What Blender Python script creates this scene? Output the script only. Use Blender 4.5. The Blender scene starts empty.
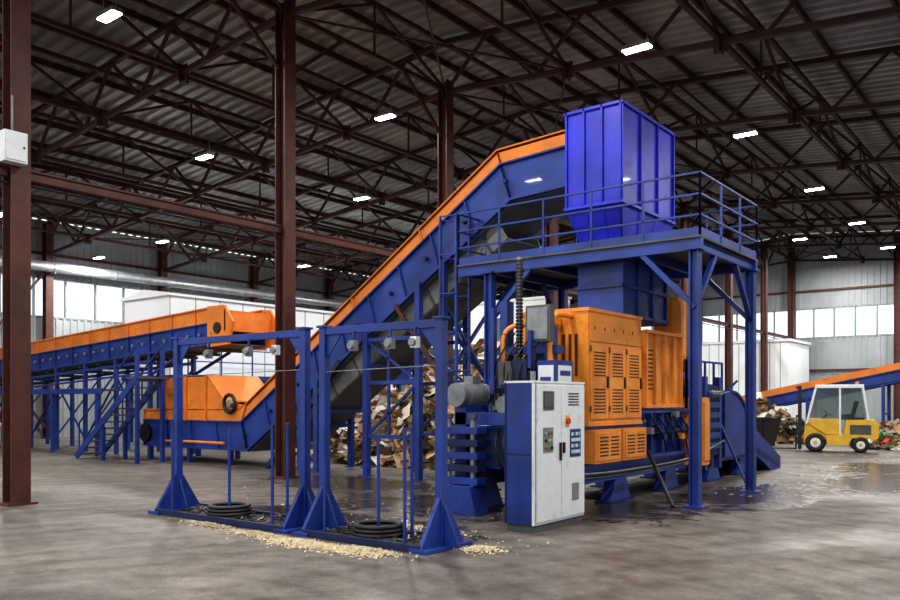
import bpy, bmesh, math, random
from mathutils import Vector, Matrix
random.seed(7)
R=random.random
def U(a,b): return a+(b-a)*random.random()

# ------------------------------------------------------------ materials
def mat(name, col, rough=0.5, metal=0.0, var=0.25, scale=3.0, bump=0.0, col2=None, dirt=None, emis=None, es=0, coat=0.0):
    m=bpy.data.materials.new(name); m.use_nodes=True
    nt=m.node_tree; N=nt.nodes; L=nt.links
    b=N["Principled BSDF"]
    b.inputs["Roughness"].default_value=rough; b.inputs["Metallic"].default_value=metal
    b.inputs["Coat Weight"].default_value=coat
    tc=N.new("ShaderNodeTexCoord")
    nz=N.new("ShaderNodeTexNoise"); nz.inputs["Scale"].default_value=scale; nz.inputs["Detail"].default_value=6
    nz.inputs["Roughness"].default_value=0.65
    L.new(tc.outputs["Object"],nz.inputs["Vector"])
    cr=N.new("ShaderNodeValToRGB")
    c2=col2 if col2 else tuple(c*(1-var) for c in col)
    cr.color_ramp.elements[0].position=0.35; cr.color_ramp.elements[1].position=0.62
    cr.color_ramp.elements[0].color=(*c2,1); cr.color_ramp.elements[1].color=(*col,1)
    L.new(nz.outputs["Fac"],cr.inputs["Fac"])
    out=cr.outputs["Color"]
    if dirt:
        n2=N.new("ShaderNodeTexNoise"); n2.inputs["Scale"].default_value=scale*4; n2.inputs["Detail"].default_value=8
        n2.inputs["Roughness"].default_value=0.75
        L.new(tc.outputs["Object"],n2.inputs["Vector"])
        r2=N.new("ShaderNodeValToRGB"); r2.color_ramp.elements[0].position=0.52; r2.color_ramp.elements[1].position=0.70
        r2.color_ramp.elements[1].color=(0.75,0.75,0.75,1); r2.color_ramp.elements[0].color=(0,0,0,1)
        L.new(n2.outputs["Fac"],r2.inputs["Fac"])
        mx=N.new("ShaderNodeMixRGB"); mx.inputs[2].default_value=(*dirt,1)
        L.new(r2.outputs["Color"],mx.inputs[0]); L.new(out,mx.inputs[1]); out=mx.outputs[0]
        rr=N.new("ShaderNodeMapRange"); rr.inputs[3].default_value=rough*0.85; rr.inputs[4].default_value=min(1,rough*1.5)
        L.new(n2.outputs["Fac"],rr.inputs[0]); L.new(rr.outputs[0],b.inputs["Roughness"])
    L.new(out,b.inputs["Base Color"])
    if bump>0:
        bp=N.new("ShaderNodeBump"); bp.inputs["Strength"].default_value=bump; bp.inputs["Distance"].default_value=0.02
        L.new(nz.outputs["Fac"],bp.inputs["Height"]); L.new(bp.outputs["Normal"],b.inputs["Normal"])
    if emis:
        b.inputs["Emission Color"].default_value=(*emis,1); b.inputs["Emission Strength"].default_value=es
    return m

BLUE=mat("blue_paint",(0.012,0.044,0.27),0.42,var=0.5,scale=1.6,dirt=(0.018,0.026,0.055),coat=0.05)
BLUEH=mat("hopper_blue_paint",(0.024,0.030,0.60),0.38,var=0.45,scale=1.2,dirt=(0.02,0.02,0.20),coat=0.05)
BLUED=mat("dark_blue_paint",(0.006,0.016,0.085),0.5,var=0.5,scale=3,dirt=(0.01,0.01,0.015))
ORG=mat("orange_paint",(0.78,0.225,0.02),0.45,var=0.3,scale=1.5,dirt=(0.30,0.09,0.018),coat=0.05)
ORGB=mat("baler_orange_paint",(0.84,0.30,0.035),0.42,var=0.22,scale=1.5,dirt=(0.44,0.13,0.02),coat=0.05)
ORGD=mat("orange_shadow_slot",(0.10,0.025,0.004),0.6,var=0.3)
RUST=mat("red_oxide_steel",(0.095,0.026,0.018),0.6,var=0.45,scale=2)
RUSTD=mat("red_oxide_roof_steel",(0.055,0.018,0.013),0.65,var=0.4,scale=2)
WHITE=mat("white_enamel",(0.72,0.75,0.76),0.4,var=0.1,scale=2,dirt=(0.45,0.45,0.43))
OFFW=mat("cabin_panel_white",(0.80,0.84,0.86),0.5,var=0.08,scale=0.6)
GREY=mat("grey_steel",(0.25,0.26,0.27),0.45,metal=0.3,var=0.35,scale=4)
GREYD=mat("dark_grey_steel",(0.11,0.115,0.11),0.6,metal=0.2,var=0.45,scale=1.3,dirt=(0.05,0.045,0.04))
TRAY=mat("conveyor_pan_galvanised",(0.20,0.20,0.185),0.7,metal=0.0,var=0.5,scale=1.0,dirt=(0.09,0.08,0.07))
BLACK=mat("black_rubber",(0.012,0.012,0.013),0.55,var=0.4,scale=6)
ALU=mat("duct_foil",(0.62,0.64,0.66),0.35,metal=0.6,var=0.25,scale=2,bump=0.3)
DECKM=mat("roof_deck_galvanised",(0.33,0.345,0.34),0.45,metal=0.25,var=0.45,scale=0.35)
WALLM=mat("wall_sheet",(0.32,0.345,0.36),0.55,metal=0.1,var=0.25,scale=0.4)
YEL=mat("yellow_paint",(0.74,0.44,0.03),0.45,var=0.25,dirt=(0.3,0.2,0.05))
CARD=mat("cardboard",(0.50,0.33,0.18),0.85,var=0.35,scale=5)
CARD2=mat("cardboard_dark",(0.24,0.14,0.07),0.9,var=0.5,scale=5)
PAPER=mat("waste_paper",(0.70,0.66,0.58),0.85,var=0.3,scale=5)
MOUND=mat("waste_mass",(0.18,0.12,0.07),0.95,var=0.6,scale=6,bump=0.6)
RED=mat("red_plastic",(0.6,0.03,0.02),0.5)
GREEN=mat("green_plastic",(0.03,0.3,0.08),0.5)
CYAN=mat("light_blue_plastic",(0.2,0.45,0.65),0.5)
SAW=mat("sawdust",(0.68,0.56,0.36),0.95,var=0.35,scale=20)
LAMPM=mat("lamp_lens",(1,1,1),0.4,emis=(0.95,0.98,1.0),es=25)
SKIN=mat("skin",(0.5,0.28,0.19),0.6,var=0.1)
CLOTH=mat("work_jacket",(0.05,0.012,0.014),0.85,var=0.3,scale=8)
TROU=mat("work_trousers",(0.015,0.018,0.03),0.85,var=0.3,scale=8)
HAIR=mat("hair",(0.02,0.012,0.008),0.7)
SCREEN=mat("screen_glass",(0.01,0.012,0.02),0.15)
GLASSD=mat("tinted_glass",(0.12,0.16,0.18),0.1,var=0.1)
OIL=mat("oily_black_tray",(0.02,0.02,0.022),0.35,var=0.5,scale=6)

def window_mat(name,fac,col):
    m=bpy.data.materials.new(name); m.use_nodes=True
    N=m.node_tree.nodes; L=m.node_tree.links; N.clear()
    o=N.new("ShaderNodeOutputMaterial"); mx=N.new("ShaderNodeMixShader"); mx.inputs[0].default_value=fac
    t=N.new("ShaderNodeBsdfTransparent"); t.inputs[0].default_value=(*col,1)
    tl=N.new("ShaderNodeBsdfTranslucent"); tl.inputs[0].default_value=(0.9,0.95,1,1)
    L.new(t.outputs[0],mx.inputs[1]); L.new(tl.outputs[0],mx.inputs[2]); L.new(mx.outputs[0],o.inputs[0])
    return m
GLAZ=window_mat("translucent_glazing",0.35,(0.93,0.97,1))
CABG=window_mat("cab_glass",0.10,(0.70,0.75,0.75))

def floor_mat():
    m=bpy.data.materials.new("stained_concrete"); m.use_nodes=True
    nt=m.node_tree; N=nt.nodes; L=nt.links; b=N["Principled BSDF"]
    tc=N.new("ShaderNodeTexCoord")
    def noise(s,d,r=0.6,dist=0,vec=None):
        n=N.new("ShaderNodeTexNoise"); n.inputs["Scale"].default_value=s; n.inputs["Detail"].default_value=d
        n.inputs["Roughness"].default_value=r; n.inputs["Distortion"].default_value=dist
        L.new(vec or tc.outputs["Object"],n.inputs["Vector"]); return n
    def ramp(src,p0,c0,p1,c1):
        r=N.new("ShaderNodeValToRGB"); e=r.color_ramp.elements
        e[0].position=p0; e[0].color=(*c0,1); e[1].position=p1; e[1].color=(*c1,1)
        L.new(src,r.inputs["Fac"]); return r
    def mul(a,bb,f=1.0):
        x=N.new("ShaderNodeMixRGB"); x.blend_type='MULTIPLY'; x.inputs[0].default_value=f
        L.new(a,x.inputs[1]); L.new(bb,x.inputs[2]); return x.outputs[0]
    def math_(op,a,bb,clamp=False):
        x=N.new("ShaderNodeMath"); x.operation=op; x.use_clamp=clamp
        for i,v in enumerate((a,bb)):
            if isinstance(v,(int,float)): x.inputs[i].default_value=v
            else: L.new(v,x.inputs[i])
        return x.outputs[0]
    n1=noise(0.35,8,0.7,0.6); n2=noise(3.5,10,0.78); n3=noise(0.22,5,0.65,1.2); n4=noise(26,4,0.7); n5=noise(0.9,9,0.8,1.5)
    c=ramp(n1.outputs["Fac"],0.34,(0.105,0.092,0.081),0.66,(0.215,0.192,0.173)).outputs[0]
    c=mul(c,ramp(n2.outputs["Fac"],0.36,(0.6,0.58,0.56),0.58,(1.06,1.05,1.03)).outputs[0])
    c=mul(c,ramp(n5.outputs["Fac"],0.38,(0.6,0.58,0.55),0.52,(1,1,1)).outputs[0],0.7)
    c=mul(c,ramp(n4.outputs["Fac"],0.35,(0.72,0.72,0.72),0.6,(1.08,1.08,1.08)).outputs[0])
    for loc,sc in (((6,-3.0,0),0.55),((-20,3,0),0.42)):
        mp=N.new("ShaderNodeMapping"); mp.inputs["Location"].default_value=loc
        L.new(tc.outputs["Object"],mp.inputs["Vector"])
        w=N.new("ShaderNodeTexWave"); w.wave_type='RINGS'; w.rings_direction='Z'; w.inputs["Scale"].default_value=sc
        w.inputs["Distortion"].default_value=2.5; w.inputs["Detail"].default_value=4; w.inputs["Detail Scale"].default_value=0.5
        L.new(mp.outputs[0],w.inputs["Vector"])
        c=mul(c,ramp(w.outputs["Fac"],0.0,(0.65,0.63,0.62),0.40,(1,1,1)).outputs[0],0.6)
    wet=None
    for (x,y,rx,ry) in ((-5.0,15.2,1.6,3.6),(-3.6,19.5,1.4,4.0),(-6.0,12.0,2.0,2.2),(-8.8,10.8,3.0,1.9),(-9.2,8.4,3.8,1.4),(-4.2,24,1.5,4.0),(-12.5,12.6,3.5,1.7),(-2.2,28,2.5,1.8)):
        mp=N.new("ShaderNodeMapping"); mp.vector_type='POINT'; mp.inputs["Location"].default_value=(-x/rx,-y/ry,0); mp.inputs["Scale"].default_value=(1/rx,1/ry,1)
        L.new(tc.outputs["Object"],mp.inputs["Vector"]); g=N.new("ShaderNodeTexGradient"); g.gradient_type='SPHERICAL'; L.new(mp.outputs[0],g.inputs[0])
        wet=g.outputs["Fac"] if wet is None else math_('MAXIMUM',wet,g.outputs["Fac"])
    nn=math_('MULTIPLY',math_('SUBTRACT',n5.outputs["Fac"],0.48),3.2)
    act=math_('MINIMUM',math_('MULTIPLY',wet,5.0),1.0)
    wm=math_('MULTIPLY',math_('ADD',wet,nn),act,True)
    wm=ramp(wm,0.20,(0,0,0),0.5,(1,1,1)).outputs[0]
    mx=N.new("ShaderNodeMixRGB"); mx.blend_type='MULTIPLY'; mx.inputs[2].default_value=(0.36,0.34,0.33,1); L.new(wm,mx.inputs[0]); L.new(c,mx.inputs[1])
    L.new(mx.outputs[0],b.inputs["Base Color"])
    rr=ramp(n3.outputs["Fac"],0.42,(0.45,)*3,0.6,(0.75,)*3)
    m2=N.new("ShaderNodeMixRGB"); m2.inputs[2].default_value=(0.18,0.18,0.18,1); L.new(wm,m2.inputs[0]); L.new(rr.outputs[0],m2.inputs[1])
    L.new(m2.outputs[0],b.inputs["Roughness"]); b.inputs["Specular IOR Level"].default_value=0.45
    bp=N.new("ShaderNodeBump"); bp.inputs["Strength"].default_value=0.3; bp.inputs["Distance"].default_value=0.01
    L.new(n2.outputs["Fac"],bp.inputs["Height"]); L.new(bp.outputs[0],b.inputs["Normal"])
    return m
FLOORM=floor_mat()

# ------------------------------------------------------------ mesh builder
class MB:
    def __init__(s,name): s.n=name; s.v=[]; s.f=[]; s.m=[]; s.mats=[]
    def add(s,vs,fs,m):
        if m not in s.mats: s.mats.append(m)
        i=s.mats.index(m); o=len(s.v)
        s.v+= [tuple(v) for v in vs]
        for f in fs: s.f.append(tuple(a+o for a in f)); s.m.append(i)
    def box(s,x0,x1,y0,y1,z0,z1,m):
        vs=[(x,y,z) for z in (z0,z1) for y in (y0,y1) for x in (x0,x1)]
        s.add(vs,[(0,2,3,1),(4,5,7,6),(0,1,5,4),(2,6,7,3),(0,4,6,2),(1,3,7,5)],m)
    def beam(s,p,q,w,m,h=None,up=(0,0,1)):
        p=Vector(p); q=Vector(q); d=(q-p)
        if d.length<1e-6: return
        d.normalize(); u=Vector(up)
        if abs(d.dot(u))>0.98: u=Vector((0,1,0))
        a=d.cross(u).normalized(); b=a.cross(d).normalized(); h=h or w
        vs=[]
        for c in (p,q):
            for i,j in ((-1,-1),(1,-1),(1,1),(-1,1)): vs.append(c+a*i*w/2+b*j*h/2)
        s.add(vs,[(0,1,2,3),(4,7,6,5),(0,4,5,1),(1,5,6,2),(2,6,7,3),(3,7,4,0)],m)
    def cyl(s,p,q,r,m,n=16,r2=None):
        p=Vector(p); q=Vector(q); d=(q-p).normalized(); u=Vector((0,0,1)) if abs(d.z)<0.9 else Vector((1,0,0))
        a=d.cross(u).normalized(); b=a.cross(d); r2=r if r2 is None else r2
        vs=[p+(a*math.cos(t)+b*math.sin(t))*r for t in [2*math.pi*i/n for i in range(n)]]
        vs+=[q+(a*math.cos(t)+b*math.sin(t))*r2 for t in [2*math.pi*i/n for i in range(n)]]
        fs=[(i,(i+1)%n,n+(i+1)%n,n+i) for i in range(n)]+[tuple(range(n))[::-1],tuple(range(n,2*n))]
        s.add(vs,fs,m)
    def tube(s,pts,r,m,n=8,sub=6):
        P=[Vector(p) for p in pts]; Q=[]
        if len(P)>2:
            E=[P[0]*2-P[1]]+P+[P[-1]*2-P[-2]]
            for i in range(1,len(E)-2):
                for k in range(sub):
                    t=k/sub; a,b,c,d=E[i-1],E[i],E[i+1],E[i+2]
                    Q.append(0.5*((2*b)+(-a+c)*t+(2*a-5*b+4*c-d)*t*t+(-a+3*b-3*c+d)*t**3))
            Q.append(P[-1])
        else: Q=P
        vs=[];fs=[]; ref=Vector((0.3,0.2,1)).normalized()
        for i,c in enumerate(Q):
            d=(Q[min(i+1,len(Q)-1)]-Q[max(i-1,0)]).normalized()
            a=d.cross(ref)
            if a.length<1e-3: a=d.cross(Vector((1,0,0)))
            a.normalize(); b=a.cross(d)
            for k in range(n):
                t=2*math.pi*k/n; vs.append(c+(a*math.cos(t)+b*math.sin(t))*r)
        for i in range(len(Q)-1):
            for k in range(n): fs.append((i*n+k,i*n+(k+1)%n,(i+1)*n+(k+1)%n,(i+1)*n+k))
        fs.append(tuple(range(n))); fs.append(tuple(range((len(Q)-1)*n,len(Q)*n)))
        s.add(vs,fs,m)
    def prism(s,poly,ext,m):
        n=len(poly); e=Vector(ext); vs=[Vector(p) for p in poly]; vs+=[p+e for p in vs[:n]]
        s.add(vs,[tuple(range(n)),tuple(range(n,2*n))[::-1]]+[(i,n+i,n+(i+1)%n,(i+1)%n) for i in range(n)],m)
    def torus(s,c,axis,Rr,r,m,n=28,k=10,sq=1.0):
        c=Vector(c); d=Vector(axis).normalized(); u=Vector((0,0,1)) if abs(d.z)<0.9 else Vector((1,0,0))
        a=d.cross(u).normalized(); b=a.cross(d); vs=[]; fs=[]
        for i in range(n):
            t=2*math.pi*i/n; e=a*math.cos(t)+b*math.sin(t)
            for j in range(k):
                q=2*math.pi*j/k; vs.append(c+e*(Rr+r*math.cos(q))+d*r*sq*math.sin(q))
        for i in range(n):
            for j in range(k): fs.append((i*k+j,i*k+(j+1)%k,((i+1)%n)*k+(j+1)%k,((i+1)%n)*k+j))
        s.add(vs,fs,m)
    def done(s,bevel=0,loc=(0,0,0),rotz=0):
        me=bpy.data.meshes.new(s.n); me.from_pydata(s.v,[],s.f)
        for mt in s.mats: me.materials.append(mt)
        me.polygons.foreach_set("material_index",s.m)
        bm=bmesh.new(); bm.from_mesh(me); bmesh.ops.recalc_face_normals(bm,faces=bm.faces); bm.to_mesh(me); bm.free()
        me.polygons.foreach_set("use_smooth",[True]*len(me.polygons))
        me.set_sharp_from_angle(angle=math.radians(32)); me.update()
        ob=bpy.data.objects.new(s.n,me); bpy.context.scene.collection.objects.link(ob)
        ob.location=loc; ob.rotation_euler=(0,0,rotz)
        if bevel>0:
            md=ob.modifiers.new("bevel","BEVEL"); md.width=bevel; md.segments=2; md.limit_method='ANGLE'; md.angle_limit=math.radians(40)
            md.harden_normals=False
        return ob
    def rail(s,pts,m,h=1.05,r=0.022,step=1.0,mids=(0.5,),toe=0.12):
        for a,b in zip(pts[:-1],pts[1:]):
            a=Vector(a); b=Vector(b); n=max(1,round((b-a).length/step))
            for i in range(n+1):
                p=a.lerp(b,i/n); s.beam(p,p+Vector((0,0,h)),r*2,m)
            for k in (1.0,)+tuple(mids): s.beam(a+Vector((0,0,h*k)),b+Vector((0,0,h*k)),r*2,m)
            if toe: s.beam(a+Vector((0,0,toe/2)),b+Vector((0,0,toe/2)),0.012,m,h=toe)

def hcol(B,x,y,z0,z1,w,m):
    t=0.03
    B.box(x-w/2,x-w/2+t,y-w/2,y+w/2,z0,z1,m); B.box(x+w/2-t,x+w/2,y-w/2,y+w/2,z0,z1,m)
    B.box(x-w/2+t,x+w/2-t,y-t/2,y+t/2,z0,z1,m)

# ------------------------------------------------------------ room shell
XL,XR,YN,YF=-38.5,9.5,-6.0,54.5
RX=-14.5
def zr(x): return 12.4-0.09*abs(x-RX)
def zc(x): return zr(x)-1.7

B=MB("floor"); B.box(-75,45,-40,90,-0.2,0.0,FLOORM); B.done()

B=MB("ceiling"); prof=[]
y=YN; 
while y<YF:
    prof+=[(y,0.0),(y+0.16,0.0),(y+0.22,0.09),(y+0.38,0.09)]; y+=0.44
for xa,xb in ((XL,RX),(RX,XR)):
    vs=[];fs=[]
    for (yy,dz) in prof: vs+= [(xa,yy,zr(xa)+dz),(xb,yy,zr(xb)+dz)]
    for i in range(len(prof)-1): fs.append((2*i,2*i+1,2*i+3,2*i+2))
    B.add(vs,fs,DECKM)
B.add([(XL-.5,YN-.5,zr(XL)+.15),(RX,YN-.5,zr(RX)+.2),(RX,YF+.5,zr(RX)+.2),(XL-.5,YF+.5,zr(XL)+.15),(XR+.5,YN-.5,zr(XR)+.15),(XR+.5,YF+.5,zr(XR)+.15)],[(0,1,2,3),(1,4,5,2)],DECKM)
B.done()

WZ0,WZ1=5.7,7.55
B=MB("wall_left")
B.box(XL-0.15,XL,YN,YF,0,WZ0,WALLM); B.box(XL-0.15,XL,YN,YF,WZ1,zr(XL),WALLM)
y=YN+0.2
while y<YF:
    B.box(XL,XL+0.04,y,y+0.12,0,WZ0,WALLM); B.box(XL,XL+0.04,y,y+0.12,WZ1,zr(XL)-0.02,WALLM); y+=0.35
B.done()
B=MB("wall_back")
B.box(XL,XR,YF,YF+0.15,0,WZ0,WALLM)
B.prism([(XL,YF,WZ1),(XR,YF,WZ1),(XR,YF,zr(XR)),(RX,YF,zr(RX)),(XL,YF,zr(XL))],(0,0.15,0),WALLM)
x=XL+0.2
while x<XR-0.2:
    B.box(x,x+0.12,YF-0.04,YF,0,WZ0,WALLM); B.box(x,x+0.12,YF-0.04,YF,WZ1,zr(x)-0.1,WALLM); x+=0.35
B.done()
B=MB("wall_right")
yy=YN
for k in range(10):
    B.box(XR,XR+0.15,yy,yy+1.5,0,zr(XR),WALLM); B.box(XR,XR+0.15,yy+1.5,min(yy+6,YF),5.2,zr(XR),WALLM); yy+=6
B.done()
B=MB("window_1")
B.box(XL-0.1,XL-0.06,YN,YF,WZ0,WZ1,GLAZ)
y=YN
while y<YF: B.box(XL-0.12,XL+0.02,y,y+0.08,WZ0,WZ1,GREY); y+=1.5
B.box(XL-0.12,XL+0.03,YN,YF,WZ0-0.05,WZ0+0.05,GREY); B.box(XL-0.12,XL+0.03,YN,YF,WZ1-0.05,WZ1+0.05,GREY)
B.done()
B=MB("window_2")
B.box(XL,XR,YF+0.06,YF+0.1,WZ0,WZ1,GLAZ)
x=XL
while x<XR: B.box(x,x+0.08,YF-0.02,YF+0.12,WZ0,WZ1,GREY); x+=1.2
B.box(XL,XR,YF-0.03,YF+0.12,WZ0-0.05,WZ0+0.05,GREY); B.box(XL,XR,YF-0.03,YF+0.12,WZ1-0.05,WZ1+0.05,GREY)
B.done()
B=MB("trim_1")
for z in (3.6,8.6):
    B.box(XL,XR,YF-0.15,YF-0.05,z,z+0.12,RUST); B.box(XL+0.05,XL+0.15,YN,YF,z,z+0.12,RUST)
B.done()

for y in [0.5+6*i for i in range(10)]:
    B=MB("steel_column"); hcol(B,0,0,0,zc(RX)+0.3,0.33,RUST); B.box(-0.25,0.25,-0.25,0.25,0,0.04,RUST)
    B.done(loc=(RX,y,0))
for x in [XL+6*i for i in range(0,9)]:
    B=MB("wall_column"); hcol(B,0,0,0,zc(x)+1.5,0.35,RUST); B.box(-0.26,0.26,-0.22,0.22,0,0.04,RUST); B.done(loc=(x+(0.25 if x==XL else 0),YF-0.4,0))
for y in [0.5+6*i for i in range(9)]:
    B=MB("wall_column"); hcol(B,0,0,0,zc(XL)+1.5,0.35,RUST); B.box(-0.22,0.22,-0.26,0.26,0,0.04,RUST); B.done(loc=(XL+0.4,y,0))
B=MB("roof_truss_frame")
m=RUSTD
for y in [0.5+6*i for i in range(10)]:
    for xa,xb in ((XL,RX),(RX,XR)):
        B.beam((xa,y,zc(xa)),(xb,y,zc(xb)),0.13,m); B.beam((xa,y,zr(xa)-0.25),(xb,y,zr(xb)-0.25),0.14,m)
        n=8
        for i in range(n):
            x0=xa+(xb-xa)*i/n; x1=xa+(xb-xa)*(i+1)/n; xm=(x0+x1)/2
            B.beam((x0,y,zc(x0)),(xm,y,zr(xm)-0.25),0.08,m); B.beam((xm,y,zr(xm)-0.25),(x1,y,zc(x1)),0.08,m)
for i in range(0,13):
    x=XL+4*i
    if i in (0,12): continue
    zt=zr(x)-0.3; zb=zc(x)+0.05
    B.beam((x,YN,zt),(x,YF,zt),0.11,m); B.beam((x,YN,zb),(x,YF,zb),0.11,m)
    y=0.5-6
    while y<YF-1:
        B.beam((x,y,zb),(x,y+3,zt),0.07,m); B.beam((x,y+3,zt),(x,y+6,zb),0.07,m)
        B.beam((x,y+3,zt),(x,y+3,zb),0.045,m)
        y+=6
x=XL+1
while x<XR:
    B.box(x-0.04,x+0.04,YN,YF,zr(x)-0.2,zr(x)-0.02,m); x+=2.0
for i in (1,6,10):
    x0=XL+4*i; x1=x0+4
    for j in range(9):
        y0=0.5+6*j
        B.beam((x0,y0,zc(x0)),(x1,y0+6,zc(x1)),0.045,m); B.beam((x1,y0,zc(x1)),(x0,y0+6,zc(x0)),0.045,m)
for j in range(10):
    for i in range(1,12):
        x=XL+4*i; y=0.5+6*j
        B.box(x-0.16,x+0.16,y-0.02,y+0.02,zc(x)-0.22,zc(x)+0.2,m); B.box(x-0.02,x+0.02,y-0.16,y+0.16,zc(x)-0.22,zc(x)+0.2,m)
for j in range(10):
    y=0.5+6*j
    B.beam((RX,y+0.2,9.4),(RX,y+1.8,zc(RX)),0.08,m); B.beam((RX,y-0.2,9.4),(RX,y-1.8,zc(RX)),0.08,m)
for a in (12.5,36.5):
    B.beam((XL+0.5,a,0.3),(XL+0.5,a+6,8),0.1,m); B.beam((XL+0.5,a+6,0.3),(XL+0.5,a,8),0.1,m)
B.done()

B=MB("horizontal_tie_beam")
for a in [0.5+6*i for i in range(-1,9)]:
    B.box(RX-0.06,RX+0.06,a+0.17,a+6-0.17,5.62,5.78,RUST); B.box(RX-0.1,RX+0.1,a+0.17,a+6-0.17,5.76,5.79,RUST)
    B.cyl((RX+0.1,a+0.2,5.5),(RX+0.1,a+5.8,5.5),0.02,BLACK,n=6)
B.done()

B=MB("ventilation_duct")
B.cyl((XL+0.85,-2,7.95),(XL+0.85,52,7.95),0.24,ALU,n=20)
y=-1
while y<52: B.cyl((XL+0.85,y,7.95),(XL+0.85,y+0.05,7.95),0.265,ALU,n=20); y+=1.5
y=0.5
while y<52: B.beam((XL+0.2,y,7.66),(XL+1.1,y,7.66),0.06,GREY); y+=6
B.done()
B=MB("junction_box"); B.box(-0.11,0.11,-0.19,0.19,-0.26,0.26,WHITE); B.box(0.11,0.13,-0.17,0.17,-0.23,0.23,WHITE); B.cyl((-.04,0,0.26),(-.04,0,0.9),0.018,GREY,n=8); B.cyl((0.13,.12,0),(0.145,.12,0),0.02,BLACK,n=8)
B.done(0.01,loc=(RX+0.28,6.32,6.05))

lamps=[(-16.8,9.5),(-16.4,18.0),(-22.5,16.0),(-22.3,23.1),(-32.2,20.7),(-36.3,20),(-32.3,13.9),(-8,17.3),(-8,24.9),(-8,33),(-8,40.5),(-8,9.5),
       (-16.4,26),(-16.4,34),(-16.4,42),(-22.5,31),(-22.5,40),(-32.2,29),(-32.2,38),(-1,9.5),(-1,17.3),(-1,25),(-1,33),(-8,48),(-16.5,1.5),(-8,1.5),(-1,1.5),(-24,8),  # out-of-frame lamps here, and the last entry above, are added for lighting
       (-11.5,44.5),(-11.5,51),(-5.5,51)]
for (x,y) in lamps:
    z=zc(x)-0.28
    B=MB("high_bay_lamp"); B.box(-0.34,0.34,-0.13,0.13,0,0.09,GREY); B.box(-0.32,0.32,-0.11,0.11,-0.03,0,LAMPM)
    B.cyl((-0.25,0,0.09),(-0.25,0,0.6),0.012,GREY,n=6); B.cyl((0.25,0,0.09),(0.25,0,0.6),0.012,GREY,n=6)
    o=B.done(loc=(x,y,z))
    ld=bpy.data.lights.new("high_bay_light","AREA"); ld.shape='RECTANGLE'; ld.size=0.64; ld.size_y=0.22; ld.energy=400; ld.color=(1.0,0.97,0.92)
    lo=bpy.data.objects.new("light",ld); bpy.context.scene.collection.objects.link(lo); lo.parent=o; lo.location=(0,0,-0.05)

# ------------------------------------------------------------ maintenance platform
B=MB("maintenance_platform")
X0,X1,Y0,Y1,ZD=-9.3,-5.1,13.3,16.2,4.55
for x in (X0,X1):
    for y in (Y0,Y1):
        hcol(B,x,y,0,ZD-0.2,0.17,BLUE); B.box(x-.17,x+.17,y-.17,y+.17,0,0.03,BLUE); B.box(x-.13,x+.13,y-.13,y+.13,ZD-.24,ZD-.2,BLUE)
for y in (Y0,Y1): B.box(X0-0.75,X1+0.12,y-.06,y+.06,ZD-.24,ZD-.04,BLUE)
for x in (X0-0.7,X0,-8.2,-6.2,X1): B.box(x-.05,x+.05,Y0,Y1,ZD-.22,ZD-.05,BLUE)
B.box(X0-0.75,-7.8,Y0-.1,Y1+.1,ZD-.04,ZD,GREYD); B.box(-6.5,X1+.12,Y0-.1,Y1+.1,ZD-.04,ZD,GREYD)
B.box(-7.8,-6.5,Y0-.1,13.55,ZD-.04,ZD,GREYD); B.box(-7.8,-6.5,15.95,Y1+.1,ZD-.04,ZD,GREYD)
B.rail([(X0-0.75,Y1,ZD),(X0-0.75,Y0-0.05,ZD),(X1+.1,Y0-.05,ZD),(X1+.1,Y1+.05,ZD),(X0-0.7,Y1+.05,ZD)],BLUE,h=1.05,r=.018,step=1.05,mids=(0.33,0.66),toe=0.14)
for x,sg in ((X0,1),(X1,-1)):
    for y in (Y0,Y1): B.beam((x,y,ZD-1.2),(x+sg*0.95,y,ZD-.22),0.09,BLUE)
    B.beam((x,Y0,ZD-1.2),(x,Y0+.9,ZD-.22),0.09,BLUE); B.beam((x,Y1,ZD-1.2),(x,Y1-.9,ZD-.22),0.09,BLUE)
xl=X0-0.85
for y in (13.3,13.75): B.beam((xl,y,0),(xl,y,ZD+1.1),0.05,BLUE)
z=0.3
while z<ZD: B.cyl((xl,13.3,z),(xl,13.75,z),0.014,BLUE,n=6); z+=0.3
for z in (2.4,3.2,4.0,4.8,5.6):
    pts=[(xl,13.25,z),(xl-0.35,13.2,z),(xl-0.55,13.5,z),(xl-0.35,13.8,z),(xl,13.78,z)]
    for a,b in zip(pts[:-1],pts[1:]): B.beam(a,b,0.03,BLUE)
for p in ((xl-0.35,13.2),(xl-0.55,13.5),(xl-0.35,13.8)): B.beam((*p,2.4),(*p,5.6),0.03,BLUE)
B.done(0.004)

# ------------------------------------------------------------ filling hopper
B=MB("filling_hopper")
hx0,hx1,hy0,hy1=-7.72,-6.6,13.6,15.95
zt,zm,zb=7.26,5.42,4.56
B.box(hx0,hx1,hy0,hy0+.03,zm,zt,BLUEH); B.box(hx0,hx1,hy1-.03,hy1,zm,zt,BLUEH)
B.box(hx1-.03,hx1,hy0,hy1,zm,zt,BLUEH)
B.box(hx0,hx0+.03,hy0,hy1,zm,5.9,BLUEH); B.box(hx0,hx0+.03,hy0,hy1,6.98,zt,BLUEH)
B.box(hx0,hx0+.03,hy0,14.0,5.9,6.98,BLUEH); B.box(hx0,hx0+.03,15.72,hy1,5.9,6.98,BLUEH)
B.box(hx0,hx1,hy0,hy1,zt-.02,zt+.0,BLUEH)
a=[(hx0,hy0,zm),(hx1,hy0,zm),(hx1,hy1,zm),(hx0,hy1,zm)]; tx0,tx1,ty0,ty1=-7.5,-6.75,13.95,15.6
b=[(tx0,ty0,zb),(tx1,ty0,zb),(tx1,ty1,zb),(tx0,ty1,zb)]
B.add(a+b,[(0,1,5,4),(1,2,6,5),(2,3,7,6),(3,0,4,7)],BLUEH)
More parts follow.
